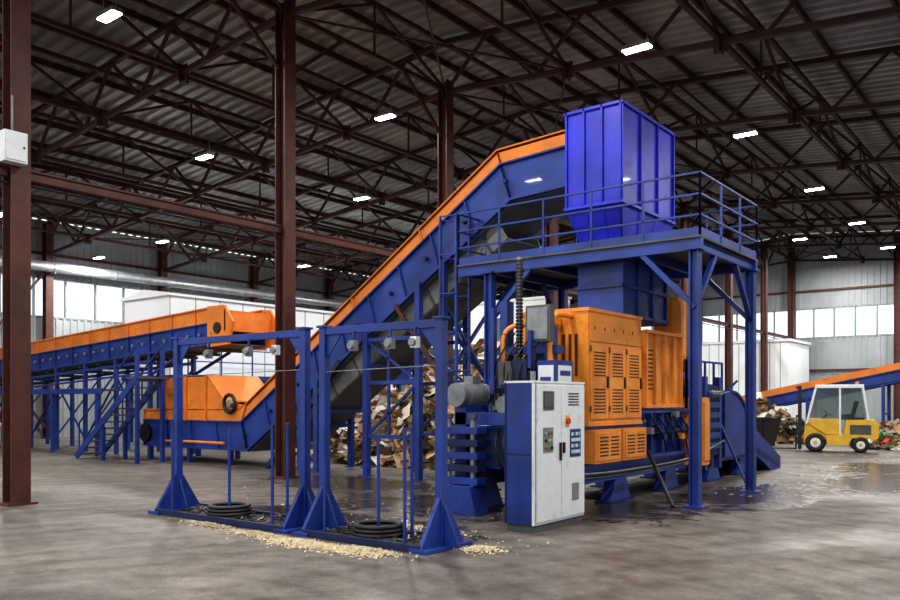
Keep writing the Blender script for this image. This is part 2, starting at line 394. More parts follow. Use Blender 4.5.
for z in (zt-.03,zm):
    w=0.05
    B.box(hx0-w,hx1+w,hy0-w,hy0,z-.03,z+.03,BLUEH); B.box(hx0-w,hx1+w,hy1,hy1+w,z-.03,z+.03,BLUEH)
    B.box(hx1,hx1+w,hy0,hy1,z-.03,z+.03,BLUEH)
for i in range(4):
    y=hy0+(hy1-hy0)*i/3; B.box(hx1,hx1+.05,y-.02,y+.02,zm,zt,BLUEH)
    yb=ty0+(ty1-ty0)*i/3; B.beam((hx1,y,zm),(tx1,yb,zb),0.04,BLUEH)
for i in range(4):
    x=hx0+(hx1-hx0)*i/3; B.box(x-.02,x+.02,hy0-.05,hy0,zm,zt,BLUEH)
    xb=tx0+(tx1-tx0)*i/3; B.beam((x,hy0,zm),(xb,ty0,zb),0.04,BLUEH)
B.done(0.006)

# ------------------------------------------------------------ baler
B=MB("baling_press")
bx0,bx1=-7.95,-6.5
for x in (bx0+.08,bx1-.08): B.box(x-.08,x+.08,10.7,20.6,.42,.68,BLUE); B.box(x-.11,x+.11,10.7,20.6,.66,.70,BLUE); B.box(x-.11,x+.11,10.7,20.6,.40,.44,BLUE)
for y in (11.1,13.35,15.6,18.0,20.0):
    for x in (bx0+.08,bx1-.08):
        B.prism([(x-.1,y-.42,0),(x-.1,y+.42,0),(x-.1,y+.2,.42),(x-.1,y-.2,.42)],(.2,0,0),BLUE)
        B.box(x-.16,x+.16,y-.5,y+.5,0,.03,BLUED)
B.box(bx0,bx1,11.9,20.2,.70,1.62,BLUE)
for k in range(17):
    y=12.0+k*0.5
    if y>14.05: B.box(bx1,bx1+.1,y-.025,y+.025,.72,1.60,BLUE)
for z in (.74,1.2,1.58): B.box(bx1,bx1+.12,14.05,20.2,z-.03,z+.03,BLUE)
for k in range(16): B.cyl((bx1,14.3+k*.37,1.40),(bx1+.06,14.3+k*.37,1.40),.03,GREY,n=6)
for k in range(8):
    y=14.2+k*.3; z=U(1.0,1.5); B.box(bx1+.1,bx1+.22,y,y+.14,z,z+.12,random.choice([BLUED,GREY,BLACK,ORGB]))
for k in range(5):
    y=14.3+k*.35; B.tube([(bx1+.16,y,1.5),(bx1+.24,y+.2,1.25),(bx1+.2,y+.5,1.1),(bx1+.14,y+.8,.8)],.02,BLACK,n=6)
B.box(bx0,bx1,10.7,11.85,.70,1.38,BLUE)
B.box(bx0+.05,bx1-.05,10.66,10.7,.78,1.3,BLUED)
B.box(bx0-.12,bx0+.1,10.55,10.75,.1,2.05,BLUE); B.box(bx1-.1,bx1+.08,10.55,10.75,.1,2.0,BLUE)
B.box(bx0-.12,bx1+.08,10.55,10.72,1.4,1.6,BLUE)
for z in (.46,.66,.86,1.06,1.26): B.box(bx0-.2,bx0+.5,10.30,10.56,z,z+.11,BLUED if z in(.66,1.06) else BLUE)
for x in (bx0-.1,bx0+.38): 
    B.cyl((x,10.36,.35),(x,10.36,1.55),.045,GREY,n=12); B.cyl((x,10.36,1.5),(x,10.36,1.58),.075,GREYD,n=6)
B.prism([(bx0-.15,10.2,0),(bx0+.55,10.2,0),(bx0+.42,10.2,.44),(bx0-.05,10.2,.44)],(0,.35,0),BLUE)
def motor(x,y,z,l,r,ax=(0,1,0)):
    a=Vector(ax); p=Vector((x,y,z))
    B.cyl(p,p+a*l,r,GREY,n=24)
    for k in range(9): B.cyl(p+a*(l*.12+k*l*.085),p+a*(l*.12+k*l*.085+.012),r*1.09,GREY,n=24)
    B.cyl(p-a*.1,p,r*1.02,GREY,n=24); B.cyl(p+a*l,p+a*(l+.1),r*.7,BLUE,n=20)
    B.box(p.x-.09+a.x*l*.5,p.x+.09+a.x*l*.5,p.y-.1+a.y*l*.5,p.y+.1+a.y*l*.5,p.z+r*.9,p.z+r+.12,GREY)
motor(-7.95,10.5,1.88,.7,.19); motor(-7.3,10.9,1.72,.5,.14)
B.box(-8.05,-7.8,10.75,11.1,1.6,1.72,BLUE)
B.box(-7.75,-6.75,11.2,11.85,1.38,2.0,BLUED)
for i in range(5): B.box(-7.68+i*.19,-7.55+i*.19,11.05,11.2,1.5,1.9,GREY); B.cyl((-7.61+i*.19,11.0,1.6),(-7.61+i*.19,11.05,1.6),.035,BLACK,n=10)
B.box(-7.7,-7.55,11.3,11.5,2.0,3.45,BLUE); B.box(-6.85,-6.7,11.3,11.5,2.0,3.0,BLUE); B.box(-7.75,-6.6,11.28,11.52,2.55,2.68,BLUE)
B.box(-7.0,-6.55,11.0,11.15,2.72,3.3,GREYD); B.box(-6.96,-6.59,10.985,11.0,2.76,3.26,GREY)
B.box(-6.75,-6.42,10.95,11.5,1.65,2.42,BLUE); B.box(-6.42,-6.40,11.02,11.42,2.0,2.34,WHITE); B.box(-6.40,-6.395,11.06,11.38,2.18,2.26,BLUE)
B.box(-6.72,-6.45,10.93,10.95,2.02,2.34,WHITE); B.box(-6.68,-6.49,10.92,10.93,2.08,2.16,BLUE)
B.box(-7.2,-6.95,10.95,11.15,2.0,2.45,BLUED); B.box(-7.5,-7.25,10.95,11.15,2.05,2.42,GREYD)
B.cyl((-7.05,11.6,2.0),(-7.05,11.6,3.1),.16,BLUE,n=20); B.cyl((-7.05,11.6,3.1),(-7.05,11.6,3.2),.19,BLUED,n=20)
B.box(-7.62,-7.55,10.9,11.0,1.9,3.3,BLUE); B.box(-6.9,-6.84,10.9,11.0,2.3,2.9,BLUE)
for k in range(34): B.box(-7.335,-7.245,11.225,11.315,2.15+k*.058,2.19+k*.058,BLACK)
B.box(-7.32,-7.26,11.24,11.30,2.0,4.15,GREY)
B.box(-7.15,-6.9,11.62,11.94,2.1,3.25,ORGB)
B.tube([(-6.72,11.3,2.4),(-6.72,11.28,2.95),(-6.72,11.45,3.18),(-6.7,11.8,3.2),(-6.7,12.0,3.2)],.05,ORGB,n=12)
B.tube([(-7.5,11.12,2.4),(-7.5,11.1,2.8),(-7.4,11.2,3.0),(-7.2,11.5,3.05),(-6.95,11.9,3.05)],.04,ORGB,n=12)
for i in range(10):
    x=-7.65+i*.09; z=U(1.7,1.9); z2=U(2.5,3.1)
    B.tube([(x,11.05,z),(x+U(-.04,.04),U(10.92,10.98),z+U(.2,.4)),(x+U(-.05,.1),10.98,(z+z2)/2+.1),(x+U(0,.1),11.3,z2)],.016,BLACK,n=6)
for i in range(5):
    x=-7.3+.15*i; B.tube([(x,10.66,1.35),(x+.05,10.52,1.1),(x+.1,10.55,.8),(x+.12,10.66,.7)],.018,BLACK,n=6)
ox=-6.4
B.box(-7.8,ox,11.97,14.02,1.40,3.3,ORGB)
B.box(-7.8,ox+.02,11.95,14.04,3.27,3.33,ORGB); B.box(-7.8,ox+.02,11.95,14.04,1.36,1.42,ORGB)
for (ya,yb) in ((12.02,12.66),(12.70,13.32),(13.36,13.98)):
    B.box(ox,ox+.025,ya,yb,1.48,2.72,ORGB)
    for z0 in (1.58,2.2):
        for k in range(8): B.box(ox+.02,ox+.032,ya+.10,yb-.13,z0+k*.055,z0+.022+k*.055,ORGD)
        B.box(ox+.02,ox+.036,ya+.08,ya+.095,z0-.03,z0+.45,ORGB); B.box(ox+.02,ox+.036,yb-.125,yb-.11,z0-.03,z0+.45,ORGB)
    B.box(ox+.02,ox+.05,yb-.07,yb-.03,2.0,2.2,BLACK)
    for z in (1.6,2.6): B.cyl((ox+.03,ya-.01,z),(ox+.03,ya-.01,z+.1),.018,GREYD,n=8)
B.box(ox,ox+.02,12.02,13.98,2.78,3.22,ORGB)
for k in range(5): B.box(ox+.018,ox+.026,12.15+k*.36,12.18+k*.36,2.97,3.03,ORGD)
for k in range(9): B.box(-7.6+k*.12,-7.55+k*.12,11.955,11.97,2.2,2.9,ORGD)
for (ya,yb) in ((12.0,12.94),(13.04,13.98)):
    B.box(bx1,-6.28,ya,yb,.74,1.30,ORGB); B.box(-6.28,-6.26,ya+.05,yb-.05,.79,1.25,ORGB)
    for k in range(6):
        for h in range(2):
            y0=ya+.12+h*.4; B.box(-6.265,-6.253,y0,y0+.3,.86+k*.06,.885+k*.06,ORGD)
B.box(-7.8,ox,14.12,15.9,1.66,3.1,ORGB)
for k in range(5): B.box(ox,ox+.06,14.14+k*.42,14.19+k*.42,1.66,3.1,ORGB)
for z in (1.68,3.08): B.box(ox,ox+.07,14.12,15.9,z-.03,z+.03,ORGB)
for k in range(10): B.box(ox,ox+.012,14.25,14.52,2.0+k*.08,2.03+k*.08,ORGD)
B.box(-7.0,-6.45,15.92,16.3,2.6,3.9,ORGB); B.box(-6.45,-6.42,15.97,16.25,2.7,3.8,ORGB)
B.box(-6.6,-6.12,16.35,16.75,.45,1.85,ORGB); B.box(-6.12,-6.09,16.4,16.7,.55,1.75,ORGB)
B.box(-7.5,-6.62,13.62,15.65,3.3,4.5,BLUE)
for z in (3.36,3.9,4.44): B.box(-7.55,-6.57,13.57,15.7,z-.03,z+.03,BLUE)
for k in range(4): B.box(-6.62,-6.57,13.62+k*.66,13.67+k*.66,3.3,4.5,BLUE)
B.box(bx0-.1,bx1+.2,17.0,17.9,.6,2.1,BLUED)
for x in (bx0-.1,bx1+.1): 
    B.box(x,x+.12,16.95,17.1,.3,2.3,BLUE); B.box(x,x+.12,17.8,17.95,.3,2.3,BLUE)
for k in range(6): B.box(bx1+.2,bx1+.26,17.08,17.82,.75+k*.22,.87+k*.22,BLUE)
for k in range(5): B.cyl((bx1+.2,17.2+k*.13,1.95),(bx1+.32,17.2+k*.13,1.95),.05,GREY,n=12)
B.rail([(bx0,16.2,1.62),(bx1+.1,16.2,1.62),(bx1+.1,18.3,1.62)],BLUE,h=1.0,step=.5,toe=0)
motor(-7.3,17.1,2.3,.5,.16)
for x in (bx0-.05,bx1+.1):
    P=[(x,18.3,.5),(x,18.3,1.95)]
    for i in range(9):
        t=math.radians(90-i*90/8); P.append((x,18.7+1.35*math.cos(t),.75+1.25*math.sin(t)))
    P.append((x,20.05,.5)); B.prism(P,(.07,0,0),BLUE)
    Q=[]
    for i in range(9):
        t=math.radians(90-i*90/8); Q.append((x-.03,18.7+1.35*math.cos(t),.75+1.25*math.sin(t)))
    for a_,b_ in zip(Q[:-1],Q[1:]): B.beam(Vector(a_)+Vector((.06,0,0)),Vector(b_)+Vector((.06,0,0)),.16,BLUE,h=.05)
for k in range(8): B.box(bx0,bx1+.1,18.4+k*.2,18.45+k*.2,1.62,1.7,BLUE)
B.prism([(bx0-.05,20.2,.62),(bx0-.05,20.2,.75),(bx0-.05,22.4,.12),(bx0-.05,22.4,.0),(bx0-.05,21.6,0)],(1.7,0,0),BLUE)
for x in (bx0-.1,bx1+.15): B.prism([(x,20.2,.5),(x,20.2,1.15),(x,22.5,.3),(x,22.5,0),(x,21.8,0)],(.05,0,0),BLUE)
B.cyl((-6.35,14.2,.85),(-5.35,12.95,.02),.035,BLACK,n=10); B.cyl((-6.35,18.0,1.3),(-5.6,17.5,.02),.03,BLUE,n=10)
for k in range(3): B.tube([(bx1+.16+k*.05,11.0,.55+k*.04),(bx1+.16+k*.05,13,.5+k*.04),(bx1+.16+k*.05,16,.55+k*.04),(bx1+.16+k*.05,18,.9)],.02,GREY if k!=1 else BLACK,n=6)
B.done(0.006)

# ------------------------------------------------------------ control cabinet
B=MB("control_cabinet")
cx0,cx1,cy0,cy1=-6.27,-5.80,9.33,10.72
B.box(cx0,cx1-.03,cy0,cy1,.1,2.05,BLUE); B.box(cx0+.02,cx1-.02,cy0+.03,cy1-.02,0,.1,GREYD)
B.box(cx0-.01,cx1+.01,cy0-.01,cy1+.01,2.03,2.06,WHITE)
B.box(cx1-.035,cx1,cy0-.005,cy0+.05,.1,2.05,WHITE)
B.box(cx0,cx0+.02,cy0-.012,cy0,.1,2.05,BLUED); B.box(cx0+.02,cx1-.05,cy0-.012,cy0,1.05,1.07,BLUED)
ym=(cy0+cy1)/2
B.box(cx1-.03,cx1,cy0+.03,cy1,.1,2.04,WHITE)
for a_,b_ in ((cy0+.06,ym-.01),(ym+.01,cy1-.02)): B.box(cx1,cx1+.018,a_,b_,.14,2.0,WHITE)
f=cx1+.018
B.box(f,f+.01,cy0+.2,cy0+.48,1.66,1.92,GREYD); B.box(f+.01,f+.014,cy0+.22,cy0+.46,1.70,1.90,SCREEN)
B.box(f,f+.01,cy0+.2,cy0+.46,1.08,1.42,GREY)
for i in range(3):
    for j in range(3): B.cyl((f+.01,cy0+.25+i*.08,1.14+j*.1),(f+.03,cy0+.25+i*.08,1.14+j*.1),.022,[RED,GREEN,BLACK,YEL,CYAN][(i+2*j)%5],n=10)
B.cyl((f,ym+.16,1.5),(f+.04,ym+.16,1.5),.045,RED,n=14); B.box(f,f+.006,ym+.11,ym+.22,1.42,1.58,YEL) 
B.box(f,f+.008,ym+.24,ym+.55,.98,1.38,BLUE)
for i in range(4):
    for j in range(4): B.box(f+.008,f+.02,ym+.27+i*.065,ym+.31+i*.065,1.03+j*.085,1.08+j*.085,[WHITE,CYAN,WHITE,GREEN][(i*j)%4])
B.box(f,f+.006,ym+.3,ym+.5,.35,.6,GREY); B.box(f,f+.035,ym-.06,ym-.035,.95,1.2,BLACK); B.box(f,f+.035,ym+.035,ym+.06,1.05,1.2,BLACK)
for k in range(5): B.box(f,f+.006,ym+.2,ym+.5,1.72+k*.04,1.74+k*.04,GREYD)
B.cyl((cx0+.2,cy0+.4,2.06),(cx0+.2,cy0+.4,2.2),.04,GREY,n=12)
B.done(0.006)

# ------------------------------------------------------------ conveyors
def offs(path,d):
    P=[Vector((p[0],0,p[1])) for p in path]; out=[]
    for i,p in enumerate(P):
        ns=[]
        if i>0: e=(P[i]-P[i-1]).normalized(); ns.append(Vector((-e.z,0,e.x)))
        if i<len(P)-1: e=(P[i+1]-P[i]).normalized(); ns.append(Vector((-e.z,0,e.x)))
        n=sum(ns,Vector()).normalized(); k=1/max(.3,n.dot(ns[0])); out.append(p+n*d*k)
    return out
def band(B,path,d0,d1,y0,y1,m):
    a=offs(path,d0); b=offs(path,d1)
    for i in range(len(path)-1):
        poly=[(a[i].x,y0,a[i].z),(a[i+1].x,y0,a[i+1].z),(b[i+1].x,y0,b[i+1].z),(b[i].x,y0,b[i].z)]
        B.prism(poly,(0,y1-y0,0),m)
def ribs(B,path,d0,d1,y0,y1,step,w,m):
    a=offs(path,d0); b=offs(path,d1)
    for i in range(len(path)-1):
        L_=(a[i+1]-a[i]).length; n=max(1,int(L_/step))
        for k in range(n+1):
            p=a[i].lerp(a[i+1],k/n); q=b[i].lerp(b[i+1],k/n)
            B.beam((p.x,(y0+y1)/2,p.z),(q.x,(y0+y1)/2,q.z),w,m,h=y1-y0,up=(0,1,0))
B=MB("inclined_conveyor")
PX1,PX2,PZ2=-17.75,-9.25,5.92
path=[(-22.7,.42),(PX1,.43),(PX2,PZ2),(-7.75,6.0)]
ya,yb=14.0,15.7
for (s0,s1,o) in ((ya,ya+.05,-1),(yb-.05,yb,1)):
    band(B,path,0,.78,s0,s1,BLUE); band(B,path,.76,.80,s0-.07 if o<0 else s0,s1 if o<0 else s1+.07,BLUE)
    band(B,path,-.02,.03,s0-.07 if o<0 else s0,s1 if o<0 else s1+.07,BLUE)
    band(B,path,.80,1.1,s0,s1,ORG)
    band(B,path,1.08,1.11,s0-.05 if o<0 else s0,s1 if o<0 else s1+.05,ORG)
ribs(B,path,.0,.78,ya-.06,ya,1.1,.03,BLUE)
ribs(B,path,.8,1.08,ya-.04,ya,2.2,.03,ORG)
band(B,path[1:],1.04,1.08,ya,yb,ORG)
band(B,path,-.03,.0,ya+.05,yb-.05,TRAY)
sp=[(PX1+1.0,.43+1.0*.646),(PX2-.5,PZ2-.5*.646)]
band(B,sp,-.50,-.46,ya+.25,yb-.1,TRAY)
band(B,sp,-.48,-.03,ya+.22,ya+.25,TRAY); band(B,sp,-.48,-.03,yb-.13,yb-.1,TRAY)
a=offs(sp,-.03); b=offs(sp,-.48)
for k in range(9):
    p=a[0].lerp(a[1],(k+.5)/9); q=b[0].lerp(b[1],(k+.5)/9); B.beam((p.x,ya+.2,p.z),(q.x,ya+.2,q.z),.04,GREYD)
band(B,path,.45,.47,ya+.05,yb-.05,BLACK)
B.cyl((-22.6,ya-.1,.8),(-22.6,yb+.1,.8),.28,BLACK,n=24)
for k in range(9):
    t=k/8; p=offs(path,.4); q=p[1].lerp(p[2],t); B.cyl((q.x,ya-.08,q.z),(q.x,ya,q.z),.05,BLUED,n=10)
B.prism([(-21.6,ya-.05,1.2),(-21.6,ya-.05,2.5),(-19.5,ya-.05,2.5),(-18.7,ya-.05,1.75),(-17.8,ya-.05,1.65),(-18.0,ya-.05,1.2)],(0,.06,0),ORG)
B.prism([(-21.6,yb,1.2),(-21.6,yb,2.5),(-19.5,yb,2.5),(-18.0,yb,1.25)],(0,.05,0),ORG)
B.box(-21.65,-21.6,ya-.05,yb+.05,1.2,2.5,ORG); B.box(-21.6,-19.5,ya-.05,yb+.05,2.46,2.5,ORG)
B.prism([(-19.5,ya-.05,2.46),(-19.5,ya-.05,2.5),(-18.7,ya-.05,1.77),(-18.7,ya-.05,1.73)],(0,1.75,0),ORG)
for x in (-21.6,-20.5,-19.55): B.box(x,x+.05,ya-.11,ya-.05,1.2,2.5,ORG)
B.torus((-18.4,ya-.12,1.7),(0,1,0),.24,.05,BLACK); B.cyl((-18.4,ya-.15,1.7),(-18.4,ya,1.7),.1,GREY)
B.tube([(-21.2,ya-.3,.6),(-20,ya-.3,.62),(-18.4,ya-.3,.62)],.04,ORG)
for x in (-22.4,-20.4,-18.5):
    for y in (ya,yb): B.box(x-.06,x+.06,y-.06,y+.06,0,.45,BLUE)
def zpath(x): return .43+(x-PX1)*(PZ2-.43)/(PX2-PX1)
for xs in ((-13.3,-11.7),(-15.6,-15.0)):
    for x in xs:
        zt=zpath(x)
        for y in (ya-.05,yb+.05):
            B.box(x-.07,x+.07,y-.07,y+.07,0,zt+.1,BLUE); B.box(x-.14,x+.14,y-.14,y+.14,0,.02,BLUE)
        B.beam((x,ya,min(zt,3.4)-.7),(x,yb,min(zt,3.4)-.7),.1,BLUE)
zt=zpath(-13.3)
for y in (ya-.05,yb+.05):
    for z in (.95,2.2,zt-.1): B.beam((-13.3,y,z),(-11.7,y,z),.09,BLUE)
    B.beam((-13.3,y,.95),(-11.7,y,2.2),.06,BLUE); B.beam((-13.3,y,zt-.1),(-11.7,y,2.2),.06,BLUE)
    B.beam((-12.6,y,.95),(-12.6,y,zt),.06,BLUE)
for x in (-11.0,):
    for y in (ya-.05,yb+.05): B.box(x-.07,x+.07,y-.07,y+.07,0,zpath(x),BLUE)
    B.beam((x,ya,2.2),(x,yb,3.9),.07,BLUE); B.beam((x,yb,2.2),(x,ya,3.9),.07,BLUE); B.beam((x,ya,2.2),(x,yb,2.2),.08,BLUE)
B.beam((-10.9,ya-.15,2.2),(-12.3,ya-.15,zpath(-12.3)),.09,RUST); B.beam((-11.0,yb,2.2),(-12.4,yb,zpath(-12.4)),.09,BLUE)
B.beam((-16.9,ya-.05,0),(-14.2,ya-.05,zpath(-14.2)),.12,BLUED)
B.done(0.004)

B=MB("sorting_conveyor")
path=[(-38.0,2.55),(-19.7,3.46)]
ya,yb=14.6,16.2
for (s0,s1,o) in ((ya,ya+.05,-1),(yb-.05,yb,1)):
    band(B,path,0,.62,s0,s1,BLUE); band(B,path,-.02,.03,s0-.07,s1+.02,BLUE); band(B,path,.6,.64,s0-.07,s1+.02,BLUE)
    band(B,path,.64,1.08,s0,s1,ORG); band(B,path,1.06,1.1,s0-.06,s1+.02,ORG)
ribs(B,path,.0,.6,ya-.06,ya,1.2,.03,BLUE); ribs(B,path,.64,1.05,ya-.05,ya,1.2,.04,ORG)
for k in range(30):
    x=-37.5+k*.6; z=2.55+(x+38)*.0497; B.cyl((x,ya-.1,z+.32),(x,ya-.05,z+.32),.05,GREY,n=10)
    if k%2==0: B.cyl((x,ya+.06,z-.1),(x,yb-.06,z-.1),.05,GREYD,n=10)
band(B,path,-.03,.0,ya+.05,yb-.05,TRAY); band(B,path,.5,.52,ya+.05,yb-.05,BLACK)
for y in (ya-.08,yb): B.prism([(-20.3,y,3.35),(-20.3,y,4.55),(-19.5,y,4.55),(-19.1,y,4.05),(-19.3,y,3.4)],(0,.08,0),ORG)
B.box(-19.5,-19.43,ya-.08,yb+.08,3.8,4.4,ORG)
B.cyl((-19.8,ya-.13,3.9),(-19.8,yb+.13,3.9),.16,BLACK,n=24)
x=-37.4; i=0
while x<-22.9:
    zt=2.55+(x+38)*.0497
    for y in (ya,yb): B.box(x-.06,x+.06,y-.06,y+.06,0,zt,BLUE)
    B.beam((x,ya,zt-.3),(x,yb,zt-.3),.08,BLUE); B.beam((x,ya,.5),(x,yb,zt-.4),.05,BLUE)
    if x<-24:
        for y in (ya,): B.beam((x,y,zt-.25),(x+2.0,y,zt-.15),.09,BLUE); B.beam((x,y,zt-.6),(x+2.0,y,zt-.5),.06,BLUE); B.beam((x,y,.4),(x+2.0,y,zt-.6),.05,BLUE) if i%2 else B.beam((x+2,y,.4),(x,y,zt-.6),.05,BLUE)
        B.beam((x,yb,zt-.25),(x+2.0,yb,zt-.15),.09,BLUE)
    x+=2.0; i+=1
for y in (ya+.03,yb-.03): B.beam((-23.4,y,2.6),(-21.4,y,3.32),.08,BLUE)
zz=2.15
B.box(-37,-24.5,13.6,14.5,zz-.06,zz,GREYD); B.box(-37,-24.5,13.58,13.63,zz-.16,zz+.02,BLUE)
x=-36.5
while x<-24: B.box(x-.05,x+.05,13.6,13.7,0,zz,BLUE); x+=2.9
B.done(0.003)

B=MB("steel_staircase")
for y in (12.7,13.5):
    B.beam((-24.4,y,0.05),(-21.0,y,2.45),.04,BLUE,h=.2)
    B.beam((-24.2,y,1.1),(-20.9,y,3.45),.04,BLUE)
    for k in range(4):
        t=k/3; x=-24.2+3.2*t; z=.15+2.3*t; B.beam((x,y,z),(x,y,z+.98),.035,BLUE)
    B.box(-21.05,-20.95,y-.05,y+.05,0,3.2,BLUE)
for k in range(12):
    t=(k+.5)/12; B.box(-24.4+3.4*t-.13,-24.4+3.4*t+.13,12.72,13.48,.05+2.4*t-.02,.05+2.4*t+.02,GREYD)
B.box(-21.6,-20.9,12.7,13.7,2.4,2.46,GREYD)
for x in (-22.9,):
    for y in (12.75,13.45): B.box(x-.05,x+.05,y-.05,y+.05,0,1.0,BLUE)
B.done()

B=MB("distant_conveyor")
path=[(-13.2,1.0),(-3.0,3.15)]
ya,yb=38.0,39.3
for s0 in (ya,yb-.05):
    band(B,path,0,.5,s0,s0+.05,BLUE); band(B,path,.5,.8,s0,s0+.05,ORG); band(B,path,.48,.52,s0-.05,s0+.08,BLUE)
ribs(B,path,0,.5,ya-.05,ya,1.1,.03,BLUE)
band(B,path,.05,.08,ya,yb,GREYD); band(B,path,.4,.42,ya,yb,BLACK)
for x in (-12.5,-9.5,-6.5,-3.5):
    z=1.0+(x+13.2)*.211
    for y in (ya,yb): B.box(x-.06,x+.06,y-.06,y+.06,0,z+.05,BLUE)
    B.beam((x,ya,z*.5),(x,yb,z*.5),.07,BLUE)
B.done()

B=MB("sorting_cabin")
sx0,sx1,sy0,sy1=-32.2,-28.9,18.9,33.0
B.box(sx0,sx1,sy0,sy1,2.8,6.0,OFFW)
B.prism([(sx0-.15,sy0-.15,6.0),(sx1+.15,sy0-.15,6.0),(sx1+.15,sy0-.15,6.1),((sx0+sx1)/2,sy0-.15,6.35),(sx0-.15,sy0-.15,6.1)],(0,sy1-sy0+.3,0),OFFW)
y=sy0+1.0
while y<sy1-1.5:
    B.box(sx1,sx1+.02,y,y+1.3,4.0,5.2,GLASSD); B.box(sx1,sx1+.05,y-.06,y,3.95,5.25,WHITE); B.box(sx1,sx1+.05,y+1.3,y+1.36,3.95,5.25,WHITE); B.box(sx1,sx1+.05,y,y+1.3,5.2,5.26,WHITE); B.box(sx1,sx1+.05,y,y+1.3,3.95,4.0,WHITE); y+=2.6
for k in range(12): B.box(sx1,sx1+.015,sy0+k*1.2,sy0+k*1.2+.03,2.8,6.0,GREY)
B.box(sx0-.1,sx1+1.3,sy0-.1,sy1+.1,2.6,2.8,BLUE)
B.rail([(sx1+1.25,sy0,2.8),(sx1+1.25,sy1,2.8)],BLUE,h=1.05,step=1.5,toe=0)
y=sy0+.2
while y<sy1:
    for x in (sx0+.1,sx1-.1,sx1+1.2): B.box(x-.08,x+.08,y-.08,y+.08,0,2.6,BLUE)
    B.beam((sx1+1.2,y,.3),(sx1+1.2,min(y+2.8,sy1),2.5),.06,BLUE); y+=2.8
B.done()
B=MB("sorting_gallery")
g=0.9
B.box(-24,-10.5,24.6+g,26.2+g,2.5,2.75,BLUE); B.box(-24,-10.5,24.58+g,24.64+g,2.75,3.3,BLUE); B.box(-24,-10.5,24.57+g,24.65+g,3.3,3.45,BLUED); B.box(-24,-10.5,24.7+g,26.1+g,3.2,3.25,BLACK)
B.rail([(-24,24.4+g,2.5),(-10.5,24.4+g,2.5)],BLUE,h=1.1,step=1.5,toe=0)
B.box(-19.6,-15.2,25.4+g,26.1+g,3.25,5.6,OFFW); B.box(-19.65,-15.15,25.35+g,26.15+g,5.6,5.7,WHITE); B.box(-18.6,-17.4,25.38+g,25.4+g,4.1,5.0,GLASSD)
x=-23.8
while x<-10.4:
    for y in (24.5+g,26.1+g): B.box(x-.08,x+.08,y-.08,y+.08,0,2.5,BLUE)
    B.beam((x,24.5+g,.2),(x+2.2,24.5+g,2.4),.06,BLUE); x+=2.2
B.done()
B=MB("white_annex_booth")
ax0,ax1,ay0,ay1=-18.6,-13.3,49.2,53.6
B.box(ax0,ax1,ay0,ay1,0,5.2,OFFW); B.box(ax0-.1,ax1+.1,ay0-.1,ay1+.1,5.2,5.35,WHITE)
for k in range(9): B.box(ax0+k*.6,ax0+.03+k*.6,ay0-.02,ay0,0,5.2,GREY)
B.box(-15.4,-14.4,ay0-.04,ay0,0.02,2.2,GREY); B.box(-18,-16.6,ay0-.04,ay0,1.2,2.4,GLASSD)
B.done()

# ------------------------------------------------------------ wire reel stands (foreground)
def stand(xa,xb,idx):
    B=MB("wire_reel_stand"); y=7.7; h=2.8
    for x in (xa,xb):
        B.box(x-.055,x+.055,y-.055,y+.055,.05,h,BLUE)
        B.prism([(x-.03,y-.42,.04),(x-.03,y+.42,.04),(x-.03,y+.06,.62),(x-.03,y-.06,.62)],(.06,0,0),BLUE)
        B.prism([(x-.28,y-.01,.04),(x+.28,y-.01,.04),(x+.05,y-.01,.55),(x-.05,y-.01,.55)],(0,.02,0),BLUE)
        B.box(x-.14,x+.14,y-.45,y+.45,0,.05,BLUE)
        B.box(x-.08,x+.08,y-.08,y+.08,h-.02,h+.01,BLUE)
    B.box(xa,xb,y-.04,y+.04,h-.12,h-.02,BLUE)
    B.prism([(xa+.05,y-.01,h-.45),(xa+.35,y-.01,h-.1),(xa+.05,y-.01,h-.1)],(0,.02,0),BLUE)
    B.prism([(xb-.05,y-.01,h-.45),(xb-.35,y-.01,h-.1),(xb-.05,y-.01,h-.1)],(0,.02,0),BLUE)
    B.box(xa+.1,xb-.1,y-.4,y+.4,.03,.045,OIL)
    for yy in (y-.42,y+.38): B.box(xa,xb,yy,yy+.05,0,.09,BLUED)
    for k in range(90):
        px,py=U(xa+.2,xb-.2),U(y-.33,y+.33); t=U(0,3.1); l=U(.05,.16)
        B.beam((px-l*math.cos(t),py-l*math.sin(t)*.5,.06+R()*.04),(px+l*math.cos(t),py+l*math.sin(t)*.5,.06+R()*.05),.03,OIL if k%6 else GREYD,h=.015)
    cx=xa+(xb-xa)*(.5 if idx else .45)
    for k in range(3): B.torus((cx,y-.02,.10+.05*k),(0,0,1),.31-.015*k,.042,BLACK,n=30,k=8,sq=.7)
    for k in range(4):
        t=k*math.pi/4; B.beam((cx-.3*math.cos(t),y-.02-.3*math.sin(t),.08),(cx+.3*math.cos(t),y-.02+.3*math.sin(t),.08),.03,GREYD)
    B.cyl((cx,y-.02,.04),(cx,y-.02,1.35),.022,BLUE,n=10)
    for (px,py) in ((xa+.35,y-.33),(xb-.3,y-.33),(xb-.75,y+.33)):
        B.cyl((px,py,.04),(px,py,1.42),.022,BLUE,n=10)
        B.cyl((px,py,1.42),(px,py,1.46),.03,BLUE,n=10)
    for t in (.3,.62,.82):
        px=xa+(xb-xa)*t; B.box(px-.05,px+.05,y-.1,y-.02,h-.36,h-.22,GREY if t<.8 else WHITE); B.cyl((px,y-.14,h-.29),(px,y-.1,h-.29),.05,GREY,n=14); B.beam((px,y-.06,h-.2),(px,y-.06,h-.1),.03,BLUE)
    B.beam((xa,y-.02,h-.62),(xb,y-.02,h-.58),.012,GREY)
    B.done(0.004)
stand(-11.54,-8.52,0); stand(-8.13,-6.1,1)

